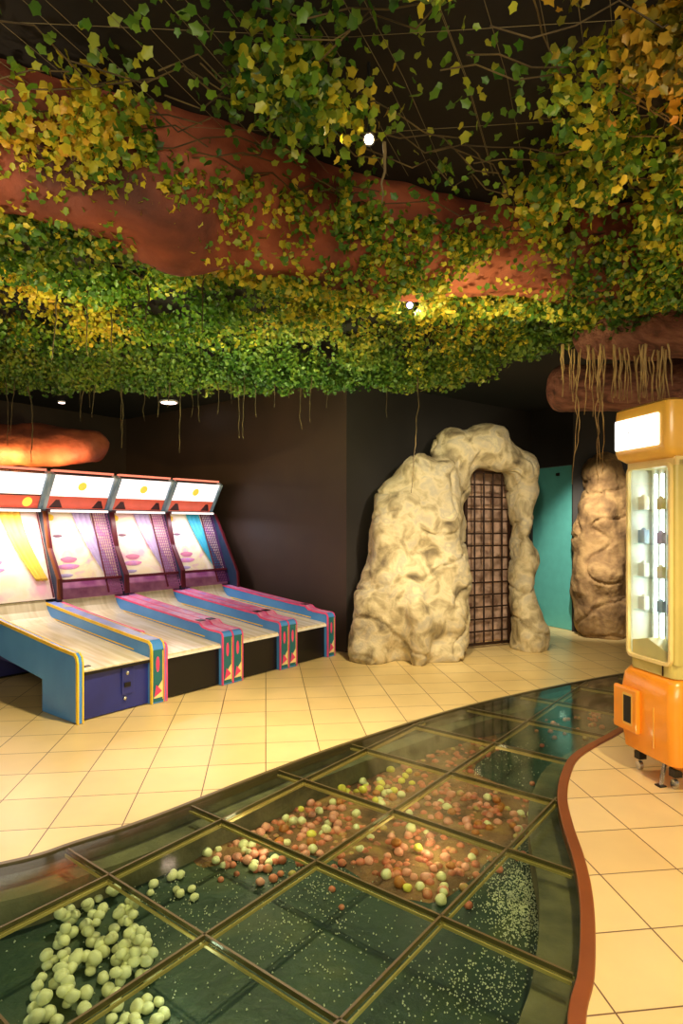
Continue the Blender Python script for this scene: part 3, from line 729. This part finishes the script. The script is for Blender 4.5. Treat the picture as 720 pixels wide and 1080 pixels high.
# header
hd = loft([(rrect(.00, .80, .02, .52, .05), 1.872), (rrect(-.04, .84, -.03, .56, .06), 1.90), (rrect(-.05, .85, -.04, .57, .06), 1.93), (rrect(-.05, .85, -.04, .57, .06), 2.13), (rrect(-.045, .84, -.035, .565, .06), 2.185), (rrect(-.02, .82, -.0, .54, .05), 2.20)]).build('header', M['amber'], cm, smooth=True)
m_ = hd.modifiers.new('e', 'EDGE_SPLIT'); m_.split_angle = .8
MB().prism(rrect(.06, .515, 1.945, 2.125, .01), -.062, -.046, 'x').build('sign_panel', M['sign'], hd)
MB().ell((-.063, .36, 2.045), (.003, .004, .006), 10, 8).build('sign_mark', M['black'], hd)
MB().box(.08, .78, -.056, -.038, 1.93, 2.16).build('side_panel', M['orange'], hd, bevel=.01)

# ------------------------------------------------------------ branches on the ceiling
def branch(name, pts, rads, m, label, cat='branch', amp=.09, seed=0, flat=1.0):
    pts = spline([Vector(p) for p in pts], 8)
    rr = []
    for i in range(len(pts)):
        t = i/(len(pts)-1)*(len(rads)-1); k = min(int(t), len(rads)-2); rr.append(rads[k]+(rads[k+1]-rads[k])*(t-k))
    dense = []; dr = []
    for i in range(len(pts)-1):
        for k in range(3): dense.append(pts[i].lerp(pts[i+1], k/3)); dr.append(rr[i]+(rr[i+1]-rr[i])*k/3)
    dense.append(pts[-1]); dr.append(rr[-1])
    # rounded ends
    st = dense[0]-(dense[1]-dense[0]).normalized()*dr[0]*.6; en = dense[-1]+(dense[-1]-dense[-2]).normalized()*dr[-1]*.7
    t0 = (dense[1]-dense[0]).normalized(); t1 = (dense[-1]-dense[-2]).normalized()
    pre = []; post = []
    for k in range(6):
        a = (k/6)*PI/2; pre.append((dense[0]-t0*dr[0]*.7*math.cos(a), dr[0]*max(.05, math.sin(a)))); post.append((dense[-1]+t1*dr[-1]*.7*math.sin(a+.15), dr[-1]*max(.05, math.cos(a+.15))))
    P_ = [x[0] for x in pre]+dense+[x[0] for x in post]; R_ = [x[1] for x in pre]+dr+[x[1] for x in post]
    mb = MB().tube(P_, R_, 40); o = mb.build(name, m, smooth=True)
    me = o.data
    ax = (Vector(pts[-1])-Vector(pts[0])).normalized()
    NR = [v.normal.copy() for v in me.vertices]
    for v, nv in zip(me.vertices, NR):
        p = v.co; q = p+Vector((seed, 0, 0)); al = p.dot(ax); rd = p-ax*al
        g = noise.noise(Vector((rd.x*5, rd.y*5, rd.z*5))+ax*al*.8)*amp*.5
        v.co = p+nv*(fbm(q, 1.3, 3)*amp+g+fbm(q, 7, 3)*amp*.15)
        if v.co.z > ZC-.003: v.co.z = ZC-.003
    tag(o, label, cat); return o
branch('tree_branch', [(-3.4, 1.5, 3.14), (-2.2, 2.1, 3.14), (-1.2, 2.65, 3.14), (-.3, 3.15, 3.14), (.5, 3.5, 3.14), (1.3, 3.6, 3.12), (2.2, 3.3, 3.12)], [.33, .34, .34, .34, .33, .32, .3], M['terra'],
       'thick red brown tree branch crossing the ceiling among the ivy', amp=.1)
branch('tree_branch', [(1.80, 4.45, 2.83), (2.1, 4.25, 2.88), (2.5, 4.05, 2.90), (3.0, 3.9, 2.95), (3.8, 3.7, 2.95)], [.13, .26, .36, .40, .42], M['bark'],
       'brown grooved branch end above the orange prize machine, roots hanging below it', amp=.06, seed=5)
branch('tree_branch', [(1.90, 5.35, 2.70), (2.2, 5.3, 2.68), (2.7, 5.2, 2.68), (3.3, 5.1, 2.65), (4.2, 5, 2.7)], [.19, .20, .22, .22, .25], M['bark'],
       'smooth brown branch with a rounded end, behind the hanging roots by the dark wall', amp=.05, seed=8)
branch('tree_branch', [(-5.2, 6.6, 2.42), (-4.2, 6.75, 2.36), (-3.4, 6.8, 2.36), (-2.75, 6.85, 2.34)], [.22, .24, .26, .18], M['terra'],
       'orange lit branch with a rounded end above the nearest alley rollers', amp=.07, seed=2)

# ------------------------------------------------------------ ivy canopy
def edgeY(x):
    pts = [(-9, 6.2), (-3, 6.2), (.2, 6.15), (1.0, 5.95), (1.45, 5.2), (1.78, 4.6), (2.05, 3.95), (2.4, 3.6), (9, 3.3)]
    for (a, b), (c, d_) in zip(pts, pts[1:]):
        if a <= x <= c: return b+(d_-b)*(x-a)/(c-a)
    return 3.3
BR = [(-3.4, 1.5), (-2.2, 2.1), (-1.2, 2.65), (-.3, 3.15), (.5, 3.5), (1.3, 3.6), (2.2, 3.3), (4, 3)]
def brY(x):
    for (a, b), (c, d_) in zip(BR, BR[1:]):
        if a <= x <= c: return b+(d_-b)*(x-a)/(c-a)
    return 1.5 if x < 0 else 3
def lamp_clear(x, y, z):
    for px, py, Y, rad in ((389, 147, 2.24, 17), (432, 321, 3.8, 10)):
        if y > Y+.05: continue
        rad *= (.65 if py < 200 else 1.15); u = CX+x/y*FPX; v = HY-(z-H)/y*FPX
        if (u-px)**2+(v-py)**2 < rad*rad: return True
    return False
LT = np.array([(-.5, 0, 0), (-.42, .30, .10), (-.12, .34, .14), (.12, .46, .05), (.3, .22, .05), (.62, 0, -.12), (.3, -.22, .05), (.12, -.46, .05), (-.12, -.34, .14), (-.42, -.30, .10), (0, 0, -.02)])
LF = [(10, i, (i+1) % 10) for i in range(10)]
def leaves(name, pts, sizes, m, label):
    n = len(pts)
    pts = np.array(pts); sz = np.array(sizes)
    # random orientation biased to face down/outwards
    nrm = rng.normal(size=(n, 3)); nrm[:, 2] -= .9; nrm[:, 1] -= .7; nrm /= np.linalg.norm(nrm, axis=1)[:, None]
    t = rng.normal(size=(n, 3)); t[:, 2] -= .8; t -= (t*nrm).sum(1)[:, None]*nrm; t /= np.linalg.norm(t, axis=1)[:, None]
    b = np.cross(nrm, t)
    V = pts[:, None, :]+sz[:, None, None]*(LT[None, :, 0:1]*t[:, None, :]+LT[None, :, 1:2]*b[:, None, :]+LT[None, :, 2:3]*nrm[:, None, :])
    V[..., 2] = np.minimum(V[..., 2], ZC-.004)
    V = V.reshape(-1, 3); k = len(LT)
    Fc = (np.array(LF)[None]+np.arange(n)[:, None, None]*k).reshape(-1)
    me = bpy.data.meshes.new(name); me.vertices.add(len(V)); me.vertices.foreach_set('co', V.reshape(-1).astype(np.float32))
    nf = n*len(LF); me.loops.add(nf*3); me.loops.foreach_set('vertex_index', Fc.astype(np.int32))
    me.polygons.add(nf); me.polygons.foreach_set('loop_start', np.arange(0, nf*3, 3, dtype=np.int32)); me.polygons.foreach_set('loop_total', np.full(nf, 3, dtype=np.int32))
    me.update(); me.validate(); me.materials.append(m)
    o = bpy.data.objects.new(name, me); COL.objects.link(o); tag(o, label, 'ivy', kind='stuff'); return o
sets = {'far': ([], []), 'mid': ([], []), 'yel': ([], []), 'near': ([], []), 'or': ([], [])}
def nz2(x, y, z, s): return noise.noise(Vector((x*s, y*s, z*s)))
tries = 0
while tries < 330000:
    tries += 1
    Y = random.uniform(1.5, 6.35); xm = .62*Y+.35; X = random.uniform(-xm, xm)
    eY = edgeY(X)+.30*nz2(X, 0, 3, 2.2)+.16*nz2(X, 0, 9, 7)
    if Y > eY: continue
    de = eY-Y; by = brY(X); n1 = nz2(X, Y, 0, 1.6); n2 = nz2(X, Y, 5, 5)
    far = Y > by+.38
    if far:
        zb = 2.98+.14*n1+.07*nz2(X, Y, 30, 3)
        droop = max(0, 1-de/.9)
        zb = zb*(1-droop)+(2.85+.05*nz2(X, 4, 4, 3.0))*droop
        th = .16
        z = zb+random.uniform(-.05, th)+.09*n2
        dens = min(1, .34+.75*n2+.8*droop)
        if random.random() > dens: continue
        if nz2(X, Y, 8, 4.5) > .16 and de > .45 and random.random() < .9: continue
        if nz2(X, Y, 18, 11) > .12 and de > .25 and random.random() < .8: continue
        if math.hypot(X-.95, Y-3.72) < .32 and random.random() < .85: continue
        key = 'far' if (de < 1.1+.5*n1) else 'mid'
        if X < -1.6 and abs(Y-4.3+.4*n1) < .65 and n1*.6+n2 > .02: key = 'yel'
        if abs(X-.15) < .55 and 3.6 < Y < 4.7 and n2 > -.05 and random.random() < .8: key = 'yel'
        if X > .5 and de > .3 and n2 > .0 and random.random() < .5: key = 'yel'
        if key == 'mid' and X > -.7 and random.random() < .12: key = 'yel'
        s = random.uniform(.024, .042)
    elif Y > by-.42:
        f = (Y-by)/.42
        dens = .16+.4*max(0, n1+.15)+.9*max(0, f-.0)+(.45 if f < -.7 else 0)
        if X > .1: dens += .35+.4*n2
        if X > -1.4 and f > .1: dens += .3
        if n2 < -.1: dens *= .35
        if nz2(X, Y, 18, 11) > .1: dens *= .25
        if math.hypot(X-.9, Y-3.55) < .38: dens *= .12
        if X < -1.3: dens *= .5
        if random.random() > dens: continue
        z = 2.74+random.uniform(-.04, .05)+.26*(f*f)
        key = 'mid' if random.random() < .6 else 'yel'
        s = random.uniform(.022, .038)
    else:
        n3 = nz2(X, Y, 2, 2.6)
        dens = max(0, n3*1.9-.14)+.02
        if nz2(X, Y, 18, 9) > .05: dens *= .2
        if X > 1.0: dens += .10+.4*n2
        if n2 < -.05: dens *= .3
        if random.random() > min(.9, dens*1.1): continue
        z = 2.98-.34*max(0, n3)*random.random()+random.uniform(-.05, .18)
        key = 'near'
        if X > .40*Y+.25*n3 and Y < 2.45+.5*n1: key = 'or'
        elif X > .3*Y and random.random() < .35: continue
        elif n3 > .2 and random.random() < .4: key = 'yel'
        s = random.uniform(.024, .045)
    if lamp_clear(X, Y, z): continue
    sets[key][0].append((X, Y, z)); sets[key][1].append(s)
# trailing sprigs below the far edge
for _ in range(70):
    X = random.uniform(-3.6, 1.9); y0 = edgeY(X)-random.uniform(.05, .35); Ln = random.uniform(.03, .16)
    for k in range(int(Ln*160)):
        t = random.random(); sets['far'][0].append((X+random.gauss(0, .022), y0+random.gauss(0, .022), 2.88-t*Ln)); sets['far'][1].append(random.uniform(.022, .034))
print('leaves', {k: len(v[0]) for k, v in sets.items()})
leaves('ivy_canopy', *sets['far'], M['ivyfar'], 'bright green small leaved ivy along the lower far edge of the ceiling canopy')
leaves('ivy_canopy', *sets['mid'], M['ivy'], 'mixed green ivy spread behind and over the red brown branch')
leaves('ivy_canopy', *sets['yel'], M['ivywarmlit'], 'ivy patches tinted yellowish as if warm lit on the ceiling canopy, left side and middle')
leaves('ivy_canopy', *sets['near'], M['ivy'], 'loose dark green ivy clumps hanging from the black ceiling at the top')
leaves('ivy_canopy', *sets['or'], M['ivyamberlit'], 'ivy clumps with amber light put into the leaf colour at the top right corner of the ceiling')

# ivy stems on the near ceiling + strings of netting
stm = MB()
for k in range(90):
    X = random.uniform(-2, 2.2); Y = random.uniform(1.5, 3.2); a = random.uniform(-.5, .5)+.5
    pts = []; x, y = X, Y
    for i in range(8):
        z = 3.08-.10*random.random(); pts.append((x, y, z)); x += .13*math.cos(a); y += .10*math.sin(a); a += random.uniform(-.5, .5)
    if any(lamp_clear(p[0], p[1], p[2]) for p in pts): continue
    stm.tube(pts, .003, 5)
tag(stm.build('ivy_stems', M['droot']), 'thin brown woody ivy stems tangled under the black ceiling', 'ivy stems', kind='stuff')
net = MB()
for k in range(46):
    x0 = -2.6+k*.115+random.gauss(0, .03); net.tube([(x0, 1.5, 3.13), (x0+.35, 2.2, 3.09), (x0+.62, 2.9, 3.14)], .0013, 4)
for k in range(3): net.tube([(-2.4, 1.45+k*.46, 3.12), (0, 1.5+k*.5, 3.08), (2.4, 1.4+k*.46, 3.12)], .0012, 4)
tag(net.build('ceiling_netting', M['string']), 'pale string netting stretched under the black ceiling between the ivy', 'netting', kind='stuff')

# hanging roots
def root_strand(p, L_, r, m, label, group):
    pts = []; x, y, z = p; n = max(6, int(L_/.05)); dx = dy = 0
    for i in range(n+1):
        pts.append((x+dx-p[0], y+dy-p[1], -L_*i/n)); dx += random.gauss(0, .006); dy += random.gauss(0, .006)
    rs = [r*(1-.6*i/n) for i in range(n+1)]
    o = MB().tube(pts, rs, 6).build('hanging_root', m, smooth=True); o.location = p; tag(o, label, 'hanging root', group)
for k in range(46):
    px = random.uniform(592, 704); t = (px-590)/112; Y = 4.42-.35*t+random.uniform(-.12, .1)
    x = (px-CX)/FPX*Y
    L_ = random.choice([.3, .45, .6, .75, .9, 1.0])*random.uniform(.8, 1.1)
    if px > 640: L_ = min(L_, .35)
    root_strand((x, Y, 2.76-.10*t), L_, random.uniform(.004, .008), M['root'], 'pale thin root hanging from the brown branch above the prize machine', 'roots under the brown branch')
for px, y1 in [(5, 470), (17, 460), (31, 488), (84, 445), (88, 440), (101, 440), (127, 472), (128, 462), (153, 444), (167, 440), (181, 430), (190, 478), (202, 440), (208, 445), (230, 437), (243, 425), (252, 462), (258, 463), (271, 440), (290, 430), (306, 420), (318, 452), (329, 445), (408, 440), (440, 520), (95, 430), (360, 425), (345, 430)]:
    Y = 6.0+random.uniform(-.15, .1)
    if px == 440: Y = 5.7
    zb = H-(y1-HY)/FPX*Y; x = (px-CX)/FPX*Y
    root_strand((x, Y, 3.0), 3.0-zb, random.uniform(.004, .009), M['droot'], 'thin dark root hanging below the far edge of the ivy', 'roots below the ivy edge')
for px, py0, py1, Y in [(64, 262, 380, 4.6), (93, 280, 376, 4.7), (117, 330, 370, 5), (217, 275, 350, 4.5), (405, 150, 215, 2.6), (155, 300, 340, 4.5)]:
    z0 = H-(py0-HY)/FPX*Y; z1 = H-(py1-HY)/FPX*Y
    root_strand(((px-CX)/FPX*(Y-.9), Y-.9, H+(z0-H)*(Y-.9)/Y), (z0-z1)*(Y-.9)/Y, .006, M['droot'], 'thin brown root hanging down in front of the ivy canopy', 'roots in front of the ivy')

# ------------------------------------------------------------ spotlights and downlights
def spot_fixture(px, py, Y, r, c, s, label):
    p = P(px, py, Y); root = empty('spotlight', p); tag(root, label, 'spotlight')
    aim = (Vector((0, 0, H))-p).normalized()
    MB().tube([-aim*.10, -aim*.02, aim*.0, aim*.012], [r*1.1, r*1.35, r*1.4, r*1.4], 20).build('housing', M['black'], root)
    MB().ell(aim*.016, (r, r, r), 16, 12).build('bulb', emat('bulb_'+label.split()[0], c, s), root, smooth=True)
    MB().tube([-aim*.08, Vector((0, .03, ZC-p.z))], .006, 8).build('stem', M['black'], root)
    l = bpy.data.lights.new('spot_lamp', 'SPOT'); l.energy = 60; l.color = srgb(c)[:3]; l.spot_size = 2.2; l.spot_blend = 1; l.shadow_soft_size = .04
    lo = bpy.data.objects.new('spot_lamp', l); COL.objects.link(lo); lo.parent = root; lo.location = aim*.06
    lo.rotation_euler = Vector((aim.x, aim.y*.5, -1)).to_track_quat('-Z', 'Y').to_euler(); return lo
spot_fixture(389, 147, 2.24, .016, (1, .86, .66), 30, 'warm glowing spotlight bulb among the dark ivy near the top')
spot_fixture(432, 322, 3.8, .018, (.72, .68, 1), 9, 'violet white spotlight bulb at the lower green ivy, middle')
def downlight(px, py, w, label, s=5):
    Y = (ZC-H)*FPX/(HY-py); x = (px-CX)/FPX*Y; r = w*Y/FPX/2
    root = empty('downlight', (x, Y, ZC-.001)); tag(root, label, 'downlight')
    MB().tube([(0, 0, -.022), (0, 0, -.002)], [r, r], 24).build('rim', M['white'], root)
    MB().tube([(0, 0, -.03), (0, 0, -.0225)], [r*.72, r*.8], 24).build('lens', emat('lens_glow', (1, .85, .8), s), root)
downlight(178, 423, 20, 'round recessed ceiling downlight above the last alley roller')
downlight(65, 423, 8, 'tiny ceiling downlight above the second alley roller')
downlight(2, 424, 8, 'tiny ceiling downlight at the far left edge')

# ------------------------------------------------------------ lights
def area_light(name, loc, target, size, e, c, sy=None):
    l = bpy.data.lights.new(name, 'AREA'); l.size = size; l.energy = e; l.color = c
    if sy: l.shape = 'RECTANGLE'; l.size_y = sy
    o = bpy.data.objects.new(name, l); COL.objects.link(o); o.location = loc
    o.rotation_euler = (Vector(target)-Vector(loc)).to_track_quat('-Z', 'Y').to_euler(); return o
def spot(name, loc, target, e, c, ang, blend=.8, r=.06):
    l = bpy.data.lights.new(name, 'SPOT'); l.energy = e; l.color = c; l.spot_size = math.radians(ang); l.spot_blend = blend; l.shadow_soft_size = r
    o = bpy.data.objects.new(name, l); COL.objects.link(o); o.location = loc
    o.rotation_euler = (Vector(target)-Vector(loc)).to_track_quat('-Z', 'Y').to_euler(); return o
warm = (1, .80, .48)
area_light('hall_fill', (.5, -1.2, 2.9), (0, 4.5, .3), 2.5, 150, (1, .84, .58))  # added area fill, unseen behind the camera
spot('floor_fill', (-.6, 3.9, 2.55), (-1.4, 3.7, 0), 260, warm, 110)  # unseen spots added below the ivy in place of ceiling downlights
spot('floor_fill', (.9, 5.2, 2.6), (.7, 5.6, 0), 170, warm, 115)
spot('floor_fill', (1.5, 2.0, 2.6), (1.6, 2.4, 0), 170, (1, .74, .40), 110)
spot('rock_fill', (1.3, 4.4, 2.65), (1.4, 7.2, 1.2), 190, (1, .86, .62), 70)  # added spot without a fixture, lights the rock gateway
spot('passage_fill', (2.5, 6.6, 2.9), (3.45, 8.4, 1.1), 420, (1, .90, .74), 47)  # unseen spot added to brighten the teal door and rock pillar
# unseen spots added to light the canopy from below
spot('ivy_fill', (-1.2, 3.6, 1.9), (-1.9, 4.6, 3.1), 75, (1, .93, .45), 110)
spot('ivy_fill', (-.6, 4.9, 1.9), (-.6, 5.9, 2.9), 80, (.92, 1, .48), 130)
spot('ivy_fill', (.6, 3.2, 1.9), (.7, 4.4, 3.1), 60, (1, .85, .42), 100)
spot('ivy_fill', (1.7, 1.5, 1.9), (1.75, 2.1, 3.1), 60, (1, .55, .20), 85)
spot('ivy_fill', (-1.6, 1.6, 1.7), (-1.9, 2.4, 2.9), 50, (1, .78, .5), 95)
spot('branch_fill', (-3.55, 6.42, 2.09), (-3.5, 6.75, 2.3), 30, (1, .62, .2), 165, r=.01)  # added spots hidden behind the marquees, standing in for their glow
spot('branch_fill', (-2.95, 6.5, 2.09), (-3.0, 6.8, 2.35), 16, (1, .5, .2), 165, r=.01)
# pit lamps
def pt(loc, e, c, r=.03):
    l = bpy.data.lights.new('pit_lamp', 'POINT'); l.energy = e*.5; l.color = c; l.shadow_soft_size = r
    o = bpy.data.objects.new('pit_lamp', l); COL.objects.link(o); o.location = loc
pt((-1.5, 2.1, -.1), 2.2, (.85, 1, .85)); pt((.05, 1.7, -.12), 1.0, (.6, 1, .9)); pt((.45, 3.2, -.1), 2.2, (1, .74, .42)); pt((-.4, 3.2, -.1), 1.5, (1, .78, .5)); pt((.9, 4.1, -.1), 1.3, (1, .74, .45)); pt((-.6, 2.2, -.1), .7, (.9, 1, .8)); pt((1.9, 5.3, -.1), .8, (.8, 1, .8))
w = bpy.data.worlds.new('world'); S.world = w; w.use_nodes = True
w.node_tree.nodes['Background'].inputs[0].default_value = (1, .80, .55, 1); w.node_tree.nodes['Background'].inputs[1].default_value = .35

cam = bpy.data.cameras.new('camera'); co = bpy.data.objects.new('camera', cam); COL.objects.link(co)
co.location = (0, 0, H); co.rotation_euler = (PI/2, 0, 0)
cam.sensor_fit = 'AUTO'; cam.sensor_width = 36; cam.lens = FPX/1080*36; cam.shift_y = 13/1080
cam.clip_start = .05
S.camera = co
S.view_settings.view_transform = 'Standard'; S.view_settings.look = 'None'; S.view_settings.exposure = 0.48; S.view_settings.gamma = 1
S.view_settings.use_curve_mapping = False
